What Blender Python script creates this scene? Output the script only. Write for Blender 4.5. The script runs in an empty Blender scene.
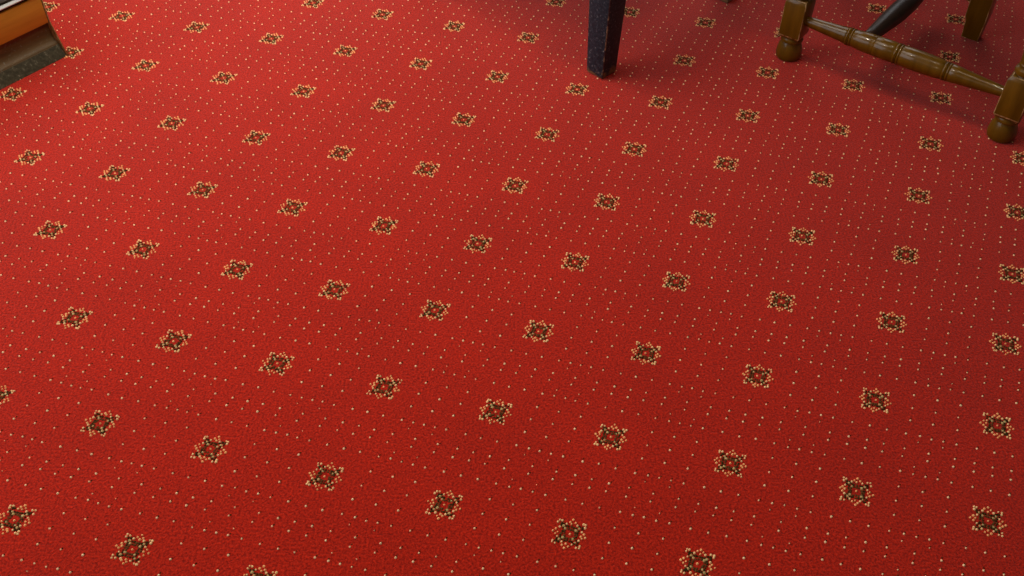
import bpy, bmesh, math
import numpy as np
from mathutils import Matrix, Vector

C = bpy.context.scene.collection
S = bpy.context.scene

# ------------------------------------------------------------------ camera, world, lights, exposure
cam_d = bpy.data.cameras.new('camera'); cam = bpy.data.objects.new('camera', cam_d); C.objects.link(cam)
cam_d.sensor_width = 36.0; cam_d.lens = 1015.0 / 1024.0 * 36.0; cam_d.clip_start = 0.02
RX = (0.9996959683, 0.0173223594, 0.0175472737)
RY = (0.0246570669, -0.7023176627, -0.7114365551)
RZ = (0.0, 0.7116529201, -0.7025312244)
cam.matrix_world = Matrix(((RX[0], -RY[0], -RZ[0], 0), (RX[1], -RY[1], -RZ[1], 0), (RX[2], -RY[2], -RZ[2], 1.0724312), (0, 0, 0, 1)))
S.camera = cam

w = bpy.data.worlds.new('world'); S.world = w; w.use_nodes = True
bg = w.node_tree.nodes['Background']; bg.inputs[0].default_value = (1.0, 0.95, 0.88, 1); bg.inputs[1].default_value = 0.04

def area(name, loc, target, sx, sy, power, col, spread=180):
    d = bpy.data.lights.new(name, 'AREA'); d.spread = math.radians(spread); d.shape = 'RECTANGLE'; d.size = sx; d.size_y = sy; d.energy = power; d.color = col
    o = bpy.data.objects.new(name, d); C.objects.link(o); o.location = loc
    o.rotation_euler = (Vector(target) - Vector(loc)).to_track_quat('-Z', 'Y').to_euler(); return o
def bulb(name, loc, power, col, r=0.03):
    d = bpy.data.lights.new(name, 'POINT'); d.energy = power; d.color = col; d.shadow_soft_size = r
    o = bpy.data.objects.new(name, d); C.objects.link(o); o.location = loc; return o
area('window_daylight', (-2.7, 3.2, 2.0), (-0.25, 1.75, 0.0), 2.8, 2.2, 12, (0.90, 0.95, 1.0), 95)
area('back_fill', (0.3, 4.2, 2.0), (0.2, 2.0, 0.0), 3.0, 2.0, 13, (0.95, 0.97, 1.0), 95)  # unseen broad light added at the back to brighten the far carpet
area('ceiling_panel', (-0.75, 1.95, 2.1), (-0.75, 2.05, 0.0), 1.3, 1.3, 15, (1.0, 0.96, 0.9), 110)
area('side_daylight', (-2.5, 0.9, 1.5), (-0.5, 1.5, 0.0), 2.4, 2.0, 16, (0.90, 0.95, 1.0), 110)
for p in ((0.42, 1.30, 2.3), (0.62, 1.22, 2.3), (-0.5, 1.5, 2.3)):
    bulb('ceiling_spot', p, 12.5, (1.0, 0.86, 0.66))

for p in ((-1.25, -1.55, 2.15), (-1.05, -1.75, 2.15)):
    bulb('wall_lamp', p, 20, (1.0, 0.84, 0.62), 0.025)

S.view_settings.view_transform = 'Standard'; S.view_settings.look = 'None'
S.view_settings.gamma = 1; S.view_settings.use_curve_mapping = False; S.view_settings.exposure = 0.08

# ------------------------------------------------------------------ helpers
def mat(name, build):
    m = bpy.data.materials.new(name); m.use_nodes = True
    nt = m.node_tree; b = nt.nodes['Principled BSDF']; build(nt, b); return m
def N(nt, t, **kw):
    n = nt.nodes.new(t)
    for k, v in kw.items():
        if k.startswith('i_'): n.inputs[k[2:].replace('_', ' ')].default_value = v
        else: setattr(n, k, v)
    return n
def ramp(nt, src, stops):
    r = nt.nodes.new('ShaderNodeValToRGB'); e = r.color_ramp.elements
    while len(e) < len(stops): e.new(0.5)
    for k, (p, c) in enumerate(stops): e[k].position = p; e[k].color = (*c, 1)
    nt.links.new(src, r.inputs[0]); return r.outputs[0]
def objcoord(nt, scale=(1, 1, 1)):
    t = nt.nodes.new('ShaderNodeTexCoord'); m = nt.nodes.new('ShaderNodeMapping'); m.inputs['Scale'].default_value = scale
    nt.links.new(t.outputs['Object'], m.inputs[0]); return m.outputs[0]
def noise(nt, vec, scale, detail=3, rough=0.5):
    n = N(nt, 'ShaderNodeTexNoise'); n.inputs['Scale'].default_value = scale; n.inputs['Detail'].default_value = detail
    n.inputs['Roughness'].default_value = rough; nt.links.new(vec, n.inputs['Vector']); return n.outputs['Fac']
def mix(nt, fac, a, b, mode='MIX'):
    n = nt.nodes.new('ShaderNodeMix'); n.data_type = 'RGBA'; n.blend_type = mode
    for sock, v in ((n.inputs[0], fac), (n.inputs[6], a), (n.inputs[7], b)):
        if isinstance(v, bpy.types.NodeSocket): nt.links.new(v, sock)
        elif isinstance(v, (tuple, list)): sock.default_value = (*v, 1)
        else: sock.default_value = v
    return n.outputs[2]
def bump(nt, b, h, strength, dist):
    n = N(nt, 'ShaderNodeBump'); n.inputs['Strength'].default_value = strength; n.inputs['Distance'].default_value = dist
    nt.links.new(h, n.inputs['Height']); nt.links.new(n.outputs[0], b.inputs['Normal'])

def pile(c0, c1, sheen=0.35):
    def f(nt, b):
        v = objcoord(nt)
        fine = noise(nt, v, 330, 3, 0.7)
        col = ramp(nt, fine, [(0.36, c0), (0.66, c1)])
        soft = noise(nt, v, 7, 3, 0.5)
        dim = ramp(nt, soft, [(0.3, (0.88, 0.88, 0.88)), (0.7, (1.0, 1.0, 1.0))])
        nt.links.new(mix(nt, 1.0, col, dim, 'MULTIPLY'), b.inputs['Base Color'])
        b.inputs['Roughness'].default_value = 0.95; b.inputs['Specular IOR Level'].default_value = 0.03
        b.inputs['Sheen Weight'].default_value = sheen; b.inputs['Sheen Roughness'].default_value = 0.45
        b.inputs['Sheen Tint'].default_value = (1.0, 0.75, 0.75, 1)
        bump(nt, b, fine, 0.9, 0.0016)
    return f
RED = mat('red_pile', pile((0.205, 0.0050, 0.0010), (0.55, 0.0180, 0.0036), 0.27))
CREAM = mat('cream_yarn', pile((0.84, 0.50, 0.26), (0.97, 0.66, 0.38), 0.1))
DARK = mat('dark_yarn_and_dot_shade', pile((0.026, 0.013, 0.004), (0.065, 0.034, 0.010), 0.0))
ORANGE = mat('orange_yarn', pile((0.84, 0.32, 0.11), (0.95, 0.46, 0.19), 0.1))
RUST = mat('rust_brown_yarn', pile((0.07, 0.026, 0.008), (0.15, 0.055, 0.018), 0.0))
GOLD = mat('pale_gold_yarn', pile((0.84, 0.46, 0.19), (0.96, 0.60, 0.29), 0.1))
OLIVE = mat('olive_yarn', pile((0.34, 0.23, 0.08), (0.60, 0.42, 0.18), 0.1))

def wood(c0, c1, rough=0.3, scale=(30, 30, 4), coat=0.3):
    def f(nt, b):
        v = objcoord(nt, scale)
        g = noise(nt, v, 2.0, 5, 0.6)
        nt.links.new(ramp(nt, g, [(0.3, c0), (0.7, c1)]), b.inputs['Base Color'])
        b.inputs['Roughness'].default_value = rough; b.inputs['Coat Weight'].default_value = coat; b.inputs['Coat Roughness'].default_value = 0.04
        bump(nt, b, g, 0.08, 0.002)
    return f
BROWN = mat('varnished_brown_wood', wood((0.080, 0.034, 0.001), (0.150, 0.066, 0.003), 0.30, (30, 30, 4), 0.25))
def worn(nt, b):
    n = noise(nt, objcoord(nt, (1, 1, 0.5)), 75, 4, 0.65)
    nt.links.new(ramp(nt, n, [(0.42, (0.11, 0.046, 0.004)), (0.54, (0.34, 0.19, 0.07)), (0.66, (0.58, 0.38, 0.18))]), b.inputs['Base Color'])
    b.inputs['Roughness'].default_value = 0.4
WORN = mat('worn_pale_wood_edge', worn)
BROWN.node_tree.nodes['Principled BSDF'].inputs['Specular IOR Level'].default_value = 0.22
WALNUT = mat('dark_stained_wood', wood((0.022, 0.010, 0.005), (0.042, 0.019, 0.009), 0.4, (30, 30, 4), 0.0))
WALNUT.node_tree.nodes['Principled BSDF'].inputs['Specular IOR Level'].default_value = 0.3
HONEY = mat('honey_brown_board', wood((0.46, 0.200, 0.014), (0.60, 0.290, 0.024), 0.35, (3, 3, 40), 0.1))
def skirt_wood(nt, b):
    v = objcoord(nt, (6, 6, 60)); g = noise(nt, v, 2.0, 5, 0.6)
    base = ramp(nt, g, [(0.3, (0.085, 0.046, 0.014)), (0.7, (0.145, 0.080, 0.026))])
    s = noise(nt, objcoord(nt), 160, 4, 0.7)
    dust = ramp(nt, s, [(0.58, (0, 0, 0)), (0.70, (1, 1, 1))])
    nt.links.new(mix(nt, dust, base, (0.16, 0.15, 0.11)), b.inputs['Base Color'])
    b.inputs['Roughness'].default_value = 0.55; b.inputs['Specular IOR Level'].default_value = 0.3
SKIRT = mat('dark_skirting_wood', skirt_wood)
def toe_wood(nt, b):
    s = noise(nt, objcoord(nt), 140, 4, 0.7)
    nt.links.new(ramp(nt, s, [(0.40, (0.034, 0.030, 0.015)), (0.60, (0.066, 0.056, 0.030)), (0.74, (0.22, 0.20, 0.15))]), b.inputs['Base Color'])
    b.inputs['Roughness'].default_value = 0.7; b.inputs['Specular IOR Level'].default_value = 0.2
TOE = mat('dusty_scuffed_wood', toe_wood)
def steel(nt, b):
    b.inputs['Base Color'].default_value = (0.45, 0.42, 0.38, 1); b.inputs['Metallic'].default_value = 0.3; b.inputs['Roughness'].default_value = 0.5
STEEL = mat('pale_metal_trim', steel)
def rubber(nt, b):
    n = noise(nt, objcoord(nt), 60, 3)
    nt.links.new(ramp(nt, n, [(0.3, (0.02, 0.012, 0.008)), (0.7, (0.045, 0.03, 0.02))]), b.inputs['Base Color']); b.inputs['Roughness'].default_value = 0.9; b.inputs['Specular IOR Level'].default_value = 0.1
RUBBER = mat('dark_tread_covering', rubber)
def black_paint(nt, b):
    v = objcoord(nt)
    n = noise(nt, v, 210, 4, 0.7)
    col = ramp(nt, n, [(0.35, (0.004, 0.012, 0.018)), (0.57, (0.013, 0.030, 0.043)), (0.63, (0.05, 0.06, 0.075)), (0.70, (0.26, 0.26, 0.25))])
    t = nt.nodes.new('ShaderNodeTexCoord'); sp = nt.nodes.new('ShaderNodeSeparateXYZ'); nt.links.new(t.outputs['Object'], sp.inputs[0])
    low = N(nt, 'ShaderNodeMapRange'); low.inputs[1].default_value = 0.005; low.inputs[2].default_value = 0.045; low.inputs[3].default_value = 0.62; low.inputs[4].default_value = 0.0
    nt.links.new(sp.outputs[2], low.inputs[0])
    m2 = noise(nt, v, 55, 4, 0.6)
    mm = N(nt, 'ShaderNodeMath', operation='MULTIPLY'); nt.links.new(low.outputs[0], mm.inputs[0]); nt.links.new(m2, mm.inputs[1])
    wear = ramp(nt, mm.outputs[0], [(0.24, (0, 0, 0)), (0.31, (1, 1, 1))])
    nt.links.new(mix(nt, wear, col, (0.20, 0.12, 0.05)), b.inputs['Base Color'])
    b.inputs['Roughness'].default_value = 0.5; b.inputs['Specular IOR Level'].default_value = 0.3; bump(nt, b, n, 0.25, 0.001)
BLACK = mat('chipped_black_paint', black_paint)
def black_edge(nt, b):
    n = noise(nt, objcoord(nt, (1, 1, 0.6)), 120, 4, 0.7)
    nt.links.new(ramp(nt, n, [(0.50, (0.012, 0.012, 0.014)), (0.64, (0.30, 0.21, 0.12))]), b.inputs['Base Color']); b.inputs['Roughness'].default_value = 0.45
BLACKEDGE = mat('worn_black_edge', black_edge)

def link(name, me, parent=None, mats=()):
    o = bpy.data.objects.new(name, me); C.objects.link(o)
    for m in mats: me.materials.append(m)
    if parent: o.parent = parent
    return o
def from_bm(name, bm, mats, parent=None, smooth=True):
    me = bpy.data.meshes.new(name); bmesh.ops.recalc_face_normals(bm, faces=bm.faces); bm.to_mesh(me); bm.free()
    for p in me.polygons: p.use_smooth = smooth
    return link(name, me, parent, mats)
def thing(name, label, cat, loc, rz=0.0, group=None):
    o = bpy.data.objects.new(name, None); C.objects.link(o); o.location = loc; o.rotation_euler = (0, 0, rz)
    o.empty_display_size = 0.1; o['label'] = label; o['category'] = cat
    if group: o['group'] = group
    return o
def loft(bm, rings, mi=0, caps=True):
    vs = [[bm.verts.new(p) for p in r] for r in rings]; n = len(rings[0]); fs = []
    for a, b in zip(vs, vs[1:]):
        for k in range(n): fs.append(bm.faces.new((a[k], a[(k + 1) % n], b[(k + 1) % n], b[k])))
    if caps: fs.append(bm.faces.new(vs[0][::-1])); fs.append(bm.faces.new(vs[-1]))
    for f in fs: f.material_index = mi
    return fs
def lathe(bm, prof, M=Matrix(), seg=32, mi=0):
    rings = [[M @ Vector((r * math.cos(2 * math.pi * k / seg), r * math.sin(2 * math.pi * k / seg), z)) for k in range(seg)] for r, z in prof]
    return loft(bm, rings, mi)
def tapered(bm, levels, bevel=0.002, mi=0, edge_mi=1, seg=2):
    """square-section post through levels (z, x0, x1, y0, y1) with worn bevelled edges"""
    b2 = bmesh.new()
    loft(b2, [[Vector((x0, y0, z)), Vector((x1, y0, z)), Vector((x1, y1, z)), Vector((x0, y1, z))] for z, x0, x1, y0, y1 in levels])
    b2.normal_update()
    ed = [e for e in b2.edges if len(e.link_faces) == 2 and e.calc_face_angle(0) > 0.5]
    r = bmesh.ops.bevel(b2, geom=ed, offset=bevel, segments=seg, profile=0.5, affect='EDGES')
    for f in b2.faces: f.material_index = mi
    for f in r['faces']: f.material_index = edge_mi
    me = bpy.data.meshes.new('t'); b2.to_mesh(me); b2.free(); bm.from_mesh(me); bpy.data.meshes.remove(me)
def axis_matrix(p, q):
    p, q = Vector(p), Vector(q); z = (q - p).normalized(); x = z.orthogonal().normalized(); y = z.cross(x)
    return Matrix(((x.x, y.x, z.x, p.x), (x.y, y.y, z.y, p.y), (x.z, y.z, z.z, p.z), (0, 0, 0, 1)))
def flat_sharp(o, deg=30):
    me = o.data
    bm = bmesh.new(); bm.from_mesh(me)
    for e in bm.edges:
        if len(e.link_faces) == 2 and e.calc_face_angle(0) > math.radians(deg): e.smooth = False
    bm.to_mesh(me); bm.free()

# ------------------------------------------------------------------ the carpet: red pile with woven flowers and dots
A = np.array((0.15346698, -0.03757506)); B = np.array((0.05818895, 0.14707777)); O = np.array((-0.72802953, 1.18618634))
# how far the laid carpet is stretched off its regular repeat, in mm, at each woven flower (i, j, dx, dy)
RES = np.array([(0,0,-2.7,4.8),(1,0,1.2,3.7),(2,0,2.3,-0.4),(3,0,3.3,-0.6),(4,0,2.0,-1.5),(5,0,1.2,1.1),(6,0,-0.7,1.2),(7,0,-2.7,1.1),(8,0,-1.0,0.8),(9,0,-0.9,-1.3),(-1,1,-3.7,2.1),(0,1,-1.8,4.7),(1,1,1.8,3.3),(2,1,4.0,0.7),(3,1,2.5,-0.4),(4,1,0.8,-0.1),(5,1,-1.1,1.6),(6,1,-2.1,0.3),(7,1,-2.4,0.5),(8,1,1.0,2.3),(9,1,2.3,1.4),(-2,2,-8.4,5.7),(-1,2,-7.4,2.1),(0,2,-2.5,0.2),(1,2,4.1,2.6),(2,2,5.0,3.1),(3,2,1.6,2.0),(4,2,-1.4,-0.5),(5,2,-2.5,1.2),(6,2,-1.9,1.7),(7,2,-1.3,3.6),(8,2,1.4,2.1),(9,2,2.8,-0.1),(-2,3,-4.1,5.2),(-1,3,-6.1,-0.0),(0,3,0.0,6.7),(1,3,4.2,4.4),(2,3,3.7,3.1),(3,3,-2.8,-0.1),(4,3,-4.9,1.2),(5,3,-8.1,-2.1),(6,3,-2.8,4.9),(7,3,0.4,4.4),(8,3,3.2,2.7),(9,3,1.9,4.7),(-2,4,-5.8,-2.6),(-1,4,5.0,-4.3),(0,4,6.7,-1.4),(1,4,5.2,-1.2),(2,4,2.0,-3.6),(3,4,-3.6,-4.7),(4,4,-5.7,-4.4),(5,4,-6.1,0.3),(6,4,-1.9,-0.1),(7,4,1.4,0.8),(8,4,5.9,2.9),(0,5,9.3,-3.2),(1,5,2.3,-7.6),(2,5,-0.6,-10.4),(3,5,-3.6,-8.2),(5,5,-5.0,-4.0),(6,5,0.0,-1.9),(7,5,2.3,-2.2),(8,5,8.8,2.1),(1,-1,2.5,1.0),(2,-1,2.7,-3.2),(3,-1,1.8,-1.9),(4,-1,2.4,-0.8),(5,-1,1.6,-1.7),(6,-1,0.0,-2.6),(7,-1,-2.4,-1.8),(8,-1,-2.4,-2.3),(9,-1,-2.1,-3.9),(2,-2,1.3,-3.5),(3,-2,0.4,-1.6),(4,-2,0.8,-2.6),(5,-2,-0.2,-2.0),(6,-2,1.0,-1.0),(7,-2,-2.8,1.6),(-3,4,-17.5,-16.1)], float)
def stretch(uv):
    d2 = ((uv[:, None, :] - RES[None, :, :2]) ** 2).sum(2)
    wgt = np.exp(-d2 / (2 * 0.62 ** 2)) + 1e-5 * np.exp(-d2 / 40.0) + 1e-14
    fade = 1.0 / (1.0 + np.maximum(d2.min(1) - 2.0, 0.0) * 0.3)
    return (wgt[:, :, None] * RES[None, :, 2:]).sum(1) / wgt.sum(1)[:, None] * 0.001 * fade[:, None]
def place(uv):
    out = np.empty_like(uv)
    for k in range(0, len(uv), 20000):
        out[k:k + 20000] = uv[k:k + 20000] @ np.array([A, B]) + O + stretch(uv[k:k + 20000])
    return out
rng = np.random.default_rng(7)
PITCH = 0.00325
ah = A / np.linalg.norm(A); ap = np.array((-ah[1], ah[0]))
INV = np.linalg.inv(np.array([A, B]))
SA = (PITCH * ah) @ INV; SB = (PITCH * (ap + 0.066 * ah)) @ INV   # one tuft along and across the weave, in repeats
def d4(pts):
    s = set()
    for x, y in pts:
        for a, b in ((x, y), (y, x)):
            for sx in (1, -1):
                for sy in (1, -1): s.add((sx * a, sy * b))
    return s
flower = {}
for p in d4([(3, 2), (4, 3), (4, 4), (3, 1)]): flower[p] = 2
for p in d4([(2, 1), (3, 0), (2, 0)]): flower[p] = 5
for p in d4([(2, 2), (3, 3)]): flower[p] = 4
for p in d4([(5.1, 5.1), (5.1, 4), (4.2, 2)]): flower[p] = 6
for p in d4([(6.3, 0), (5.2, 1), (4.4, 0)]): flower[p] = 3
flower[(0, 0)] = 3
dots = []
for v in (-0.143, 0.0, 0.143):
    for u in (0.31, 0.5, 0.69): dots.append((u, v, 1.0))
for v in (0.297, 0.703):
    for u in (-0.14, 0.0, 0.14): dots.append((u, v, 1.0))
    for u in (0.3, 0.405, 0.5, 0.595, 0.7): dots.append((u, v, 0.95))
for v in (0.458, 0.542):
    for u in (-0.14, 0.0, 0.14): dots.append((u, v, 1.0))
    for u in (0.3, 0.5, 0.7): dots.append((u, v, 0.95))
for u in (0.4, 0.6):
    for v in (0.37, 0.63): dots.append((u, v, 0.55))
UV = []; RAD = []; MI = []; HT = []
for i in range(-22, 27):
    for j in range(-14, 22):
        c = np.array((i, j)) @ np.array([A, B]) + O
        if not (-2.5 < c[0] < 2.8 and 0.0 < c[1] < 3.9): continue
        for (x, y), m in flower.items():
            UV.append((i + x * SA[0] + y * SB[0], j + x * SA[1] + y * SB[1])); MI.append(m); HT.append((0.0011, 0.0016)[m in (1, 3, 6)])
            RAD.append({2: 0.0020, 4: 0.0022, 5: 0.0021}.get(m, 0.0018))
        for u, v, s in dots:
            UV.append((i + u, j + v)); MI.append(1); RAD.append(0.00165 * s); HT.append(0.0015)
            UV.append((i + u + 0.25 * SA[0] + 0.85 * SB[0], j + v + 0.25 * SA[1] + 0.85 * SB[1])); MI.append(2); RAD.append(0.00115 * s); HT.append(0.0008)  # small dark tuft behind each dot: the dot's shade put in as yarn
UV = np.array(UV); RAD = np.array(RAD); MI = np.array(MI); HT = np.array(HT)
XY = place(UV) + rng.normal(0, 0.00045, UV.shape); RAD = RAD * rng.uniform(0.74, 1.14, len(RAD))
n = len(XY); seg = 6
ang = np.arange(seg) * 2 * np.pi / seg
V = np.zeros((n, 2 * seg + 1, 3))
ph = rng.uniform(0, 1, n)
for k in range(seg):
    cx, sy = np.cos(ang[k] + ph), np.sin(ang[k] + ph)
    V[:, k, 0] = XY[:, 0] + RAD * cx; V[:, k, 1] = XY[:, 1] + RAD * sy; V[:, k, 2] = -0.0004
    V[:, seg + k, 0] = XY[:, 0] + RAD * 0.72 * cx; V[:, seg + k, 1] = XY[:, 1] + RAD * 0.72 * sy; V[:, seg + k, 2] = HT * 0.75
V[:, 2 * seg, :2] = XY; V[:, 2 * seg, 2] = HT
base = (np.arange(n) * (2 * seg + 1))[:, None]
quads = np.stack([np.stack([base[:, 0] + k, base[:, 0] + (k + 1) % seg, base[:, 0] + seg + (k + 1) % seg, base[:, 0] + seg + k], 1) for k in range(seg)], 1).reshape(-1, 4)
tris = np.stack([np.stack([base[:, 0] + seg + k, base[:, 0] + seg + (k + 1) % seg, base[:, 0] + 2 * seg], 1) for k in range(seg)], 1).reshape(-1, 3)
ground = np.array([(-2.6, -0.1, 0), (2.9, -0.1, 0), (2.9, 4.0, 0), (-2.6, 4.0, 0)], float)
verts = np.concatenate([ground, V.reshape(-1, 3)]); quads = np.concatenate([[[0, 1, 2, 3]], quads + 4]); tris = tris + 4
me = bpy.data.meshes.new('floor')
me.vertices.add(len(verts)); me.vertices.foreach_set('co', verts.ravel())
loops = np.concatenate([quads.ravel(), tris.ravel()]).astype(np.int32)
starts = np.concatenate([np.arange(len(quads)) * 4, len(quads) * 4 + np.arange(len(tris)) * 3]).astype(np.int32)
me.loops.add(len(loops)); me.loops.foreach_set('vertex_index', loops)
me.polygons.add(len(starts)); me.polygons.foreach_set('loop_start', starts)
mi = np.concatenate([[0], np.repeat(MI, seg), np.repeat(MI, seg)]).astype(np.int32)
me.polygons.foreach_set('material_index', mi); me.polygons.foreach_set('use_smooth', np.ones(len(starts), bool))
me.update(); me.validate()
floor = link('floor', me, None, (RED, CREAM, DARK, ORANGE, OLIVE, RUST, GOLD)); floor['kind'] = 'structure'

# ------------------------------------------------------------------ brown chair with turned front legs
chair = thing('chair', 'varnished brown wooden chair with turned front legs, bun feet and ringed front stretcher', 'chair', (0.5325, 1.7565, 0), math.radians(-36.834))
W = 0.4205
def turned_leg(x, hb):
    bm = bmesh.new()
    lathe(bm, [(0.019, 0.0), (0.0228, 0.002), (0.0246, 0.008), (0.0246, 0.013), (0.0240, 0.0195), (0.0229, 0.0255), (0.0211, 0.0310), (0.0195, 0.0345), (0.0186, 0.0365), (0.0190, 0.0380),
               (0.0216, 0.0395), (0.0220, 0.0425), (0.0208, 0.0455), (0.0195, 0.048), (0.019, 0.054)], Matrix.Translation((x, 0, 0)), 40)
    tapered(bm, [(0.046, x - hb + 0.004, x + hb - 0.004, -hb + 0.004, hb - 0.004), (0.052, x - hb, x + hb, -hb, hb),
                 (0.121, x - hb, x + hb, -hb, hb), (0.129, x - hb + 0.004, x + hb - 0.004, -hb + 0.004, hb - 0.004)], 0.0017)
    lathe(bm, [(0.017, 0.12), (0.0175, 0.128), (0.0165, 0.130), (0.0205, 0.133), (0.0215, 0.137), (0.0205, 0.141), (0.0165, 0.144), (0.0160, 0.146), (0.0175, 0.148),
               (0.0180, 0.150), (0.0170, 0.152), (0.0185, 0.165), (0.0205, 0.20), (0.0215, 0.24), (0.0205, 0.29), (0.017, 0.325), (0.0205, 0.33), (0.0205, 0.337), (0.017, 0.342), (0.017, 0.36)],
          Matrix.Translation((x, 0, 0)), 40)
    tapered(bm, [(0.355, x - 0.0215, x + 0.0215, -0.0215, 0.0215), (0.43, x - 0.0215, x + 0.0215, -0.0215, 0.0215)], 0.0016)
    return bm
for x, hb in ((0.0, 0.0218), (W, 0.0226)):
    o = from_bm('leg', turned_leg(x, hb), (BROWN, WORN), chair); flat_sharp(o)
def rear_leg(cx, cy):
    bm = bmesh.new()
    tapered(bm, [(0.0, cx - 0.0175, cx + 0.0165, cy - 0.0155, cy + 0.010), (0.038, cx - 0.020, cx + 0.0180, cy - 0.0165, cy + 0.011), (0.046, cx - 0.0235, cx + 0.0185, cy - 0.0175, cy + 0.015),
                 (0.11, cx - 0.0250, cx + 0.0170, cy - 0.0185, cy + 0.017), (0.43, cx - 0.022, cx + 0.0170, cy - 0.018, cy + 0.022),
                 (0.86, cx - 0.018, cx + 0.016, cy + 0.055, cy + 0.090)], 0.0016)
    return bm
for cx, cy in ((0.258, 0.310), (-0.02, 0.325)):
    o = from_bm('leg', rear_leg(cx, cy), (BROWN, WORN), chair); flat_sharp(o); 
    if cx > 0: o['label'] = 'plain square rear leg'
L = W - 0.04
def ring(t, r):   # a turned bead between two grooves
    z = t * L; return [(r, z - 0.0075), (r - 0.0009, z - 0.006), (r + 0.0006, z - 0.0045), (r + 0.0006, z - 0.0025), (r - 0.0009, z - 0.0012), (r + 0.0008, z), (r - 0.0009, z + 0.0012),
                             (r + 0.0006, z + 0.0025), (r + 0.0006, z + 0.0045), (r - 0.0009, z + 0.006), (r, z + 0.0075)]
prof = [(0.0092, 0.0), (0.0098, 0.010), (0.0118, 0.04), (0.0140, 0.07), (0.0152, 0.083)] + ring(0.238, 0.0162) + [(0.0178, 0.115), (0.0184, 0.13)]
z = 0.362 * L
prof += [(0.0186, z - 0.004), (0.0179, z - 0.0025), (0.0190, z), (0.0179, z + 0.0025), (0.0188, z + 0.004), (0.0190, 0.165)] + ring(0.485, 0.0186)
prof += [(0.0190, 0.22), (0.0188, 0.24), (0.0180, 0.258)] + ring(0.725, 0.0167) + [(0.0152, L - 0.083), (0.0140, L - 0.07), (0.0118, L - 0.04), (0.0098, L - 0.010), (0.0092, L)]
bm = bmesh.new(); lathe(bm, prof, axis_matrix((0.02, 0, 0.085), (W - 0.02, 0, 0.085)), 40)
o = from_bm('front_stretcher', bm, (BROWN,), chair); flat_sharp(o, 50)
bm = bmesh.new()
lathe(bm, [(0.0118, 0.0), (0.0130, 0.03), (0.0158, 0.07), (0.0186, 0.11), (0.0200, 0.15), (0.0185, 0.20), (0.0125, 0.26), (0.0105, 0.31)], axis_matrix((0.134, 0.012, 0.080), (0.149, 0.322, 0.080)), 32)
o = from_bm('cross_stretcher', bm, (WALNUT,), chair); o['label'] = 'dark cross stretcher running back from the front stretcher'
bm = bmesh.new(); tapered(bm, [(0.066, 0.0, 0.245, 0.312, 0.334), (0.092, 0.0, 0.245, 0.312, 0.334)], 0.002); from_bm('rear_stretcher', bm, (BROWN, WORN), chair, False)
bm = bmesh.new()
loft(bm, [[(-0.04, -0.045, zz), (W + 0.04, -0.045, zz), (0.30, 0.345, zz), (-0.06, 0.345, zz)] for zz in (0.43, 0.452)])
bmesh.ops.bevel(bm, geom=[e for e in bm.edges], offset=0.006, segments=3, profile=0.5, affect='EDGES'); from_bm('seat', bm, (BROWN,), chair)
for zz in (0.62, 0.78):
    bm = bmesh.new(); yy = 0.318 + 0.055 + (zz - 0.645) * 0.17
    loft(bm, [[(-0.01, yy - 0.009, zz), (0.25, yy - 0.009, zz), (0.25, yy + 0.009, zz), (-0.01, yy + 0.009, zz)], [(-0.01, yy, zz + 0.06), (0.25, yy, zz + 0.06), (0.25, yy + 0.018, zz + 0.06), (-0.01, yy + 0.018, zz + 0.06)]])
    bmesh.ops.bevel(bm, geom=[e for e in bm.edges], offset=0.003, segments=2, profile=0.5, affect='EDGES'); from_bm('back_rail', bm, (BROWN,), chair)

# ------------------------------------------------------------------ black painted chair
bl = thing('chair', 'black painted chair with chipped square tapered legs worn bare at the foot', 'chair', (0.1610, 1.6840, 0), math.radians(47.3))
H = 0.0203
bx, by = 0.409, 0.48       # spacing of the legs to the right-back and left-back
for lx, ly, rake in ((0, 0, 0), (bx, 0, 1), (0, by, 0), (bx, by, 1)):
    bm = bmesh.new()
    t = 0.05 * rake
    lv = [(0.0, lx - H + .0015, lx + H - .0015, ly - H + .0015, ly + H - .0015), (0.006, lx - H, lx + H, ly - H, ly + H), (0.43, lx - H - 0.0115 + t * .2, lx + H + 0.0115 + t * .2, ly - H - 0.0115, ly + H + 0.0115)]
    if rake: lv.append((0.86, lx - H + 0.068, lx + H + 0.062, ly - H, ly + H))
    tapered(bm, lv, 0.0018)
    o = from_bm('leg', bm, (BLACK, BLACKEDGE), bl); flat_sharp(o)
bm = bmesh.new()
loft(bm, [[(-0.03, -0.03, zz), (bx + 0.03, -0.03, zz), (bx + 0.03, by + 0.03, zz), (-0.03, by + 0.03, zz)] for zz in (0.43, 0.455)])
bmesh.ops.bevel(bm, geom=[e for e in bm.edges], offset=0.006, segments=3, profile=0.5, affect='EDGES'); from_bm('seat', bm, (BLACK,), bl)
for zz in (0.62, 0.78):
    bm = bmesh.new(); xx = bx + 0.012 + (zz - 0.43) * 0.14
    loft(bm, [[(xx - 0.009, 0.0, zz), (xx - 0.009, by, zz), (xx + 0.009, by, zz), (xx + 0.009, 0.0, zz)], [(xx, 0.0, zz + 0.06), (xx, by, zz + 0.06), (xx + 0.018, by, zz + 0.06), (xx + 0.018, 0.0, zz + 0.06)]])
    from_bm('back_rail', bm, (BLACK,), bl, False)

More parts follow.
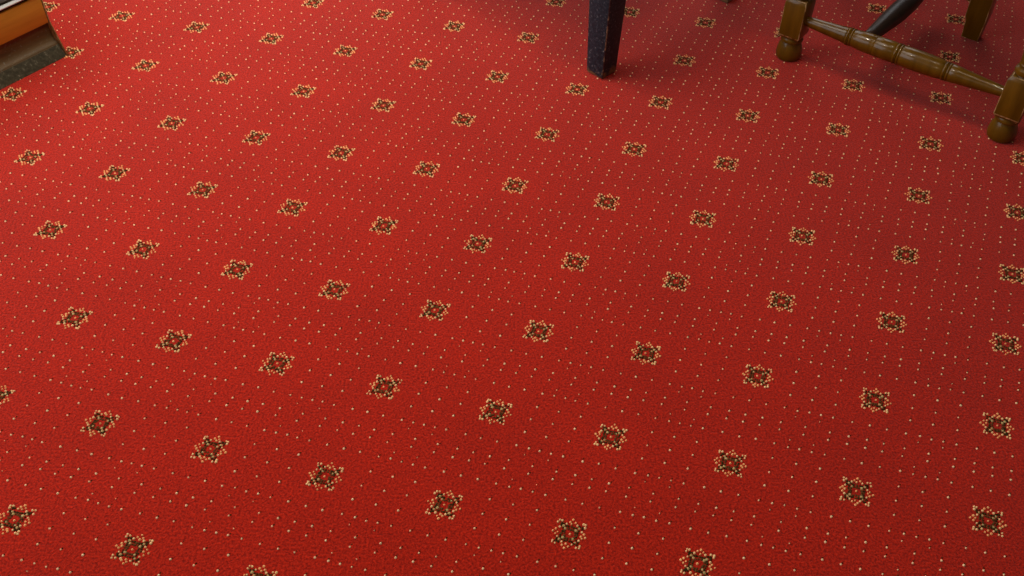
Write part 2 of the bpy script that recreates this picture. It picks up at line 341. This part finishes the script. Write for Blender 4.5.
# ------------------------------------------------------------------ wooden step at the upper left: local x out of its front, y along it away from the corner, z up
st = thing('wooden_step', 'wooden step with honey-brown riser board above dark moulded skirting', 'step', (-0.8694, 1.6932, 0), math.atan2(-0.57362, 0.81912))
# local +x = out of the front (0.819,-0.574); local +y = (0.574,0.819), so the step runs towards -y
def extrude(prof, y0, y1, mats, name, bev=None, segs=1):
    bm = bmesh.new()
    loft(bm, [[(x, y0, z) for x, z in prof], [(x, y1, z) for x, z in prof]])
    bmesh.ops.recalc_face_normals(bm, faces=bm.faces); bm.normal_update()
    if bev: bmesh.ops.bevel(bm, geom=[e for e in bm.edges if e.calc_face_angle(0) > 0.6], offset=bev, segments=2, profile=0.5, affect='EDGES')
    o = from_bm(name, bm, mats, st); flat_sharp(o, 25); return o
RUN = -1.5; DEEP = -0.42
cove = [(-0.016 - 0.017 * math.sin(a), 0.024 + 0.038 * (1 - math.cos(a)) ) for a in (math.pi / 2 * k / 8 for k in range(9))]
o = extrude([(DEEP, 0.0), (0.0, 0.0), (-0.001, 0.003), (-0.0150, 0.0215), (-0.0165, 0.0235)] + [(x, zc) for x, zc in cove] + [(-0.034, 0.066), (DEEP, 0.066)], 0.0, RUN, (SKIRT, TOE), 'skirting')
for p in o.data.polygons:
    if p.center.z < 0.022 and p.center.x > -0.02 and abs(p.normal.y) < 0.5: p.material_index = 1
extrude([(DEEP, 0.0645), (-0.0235, 0.0645), (-0.0250, 0.119), (DEEP, 0.119)], -0.001, RUN, (HONEY, WORN), 'riser_board', 0.0012)
extrude([(DEEP, 0.119), (-0.030, 0.119), (-0.030, 0.126), (DEEP, 0.126)], -0.003, RUN, (RUBBER,), 'shadow_batten')
extrude([(-0.034, 0.1255), (-0.0225, 0.1255), (-0.022, 0.1275), (-0.024, 0.1295), (-0.030, 0.1295)], -0.002, RUN, (STEEL,), 'nosing_strip')
extrude([(DEEP, 0.126), (-0.030, 0.126), (-0.030, 0.134), (DEEP, 0.134)], -0.002, RUN, (RUBBER,), 'tread')
extrude([(DEEP, 0.0), (0.0015, 0.0), (-0.0235, 0.066), (-0.0245, 0.120), (DEEP, 0.120)], 0.0, 0.0025, (WORN,), 'end_panel', 0.0006)
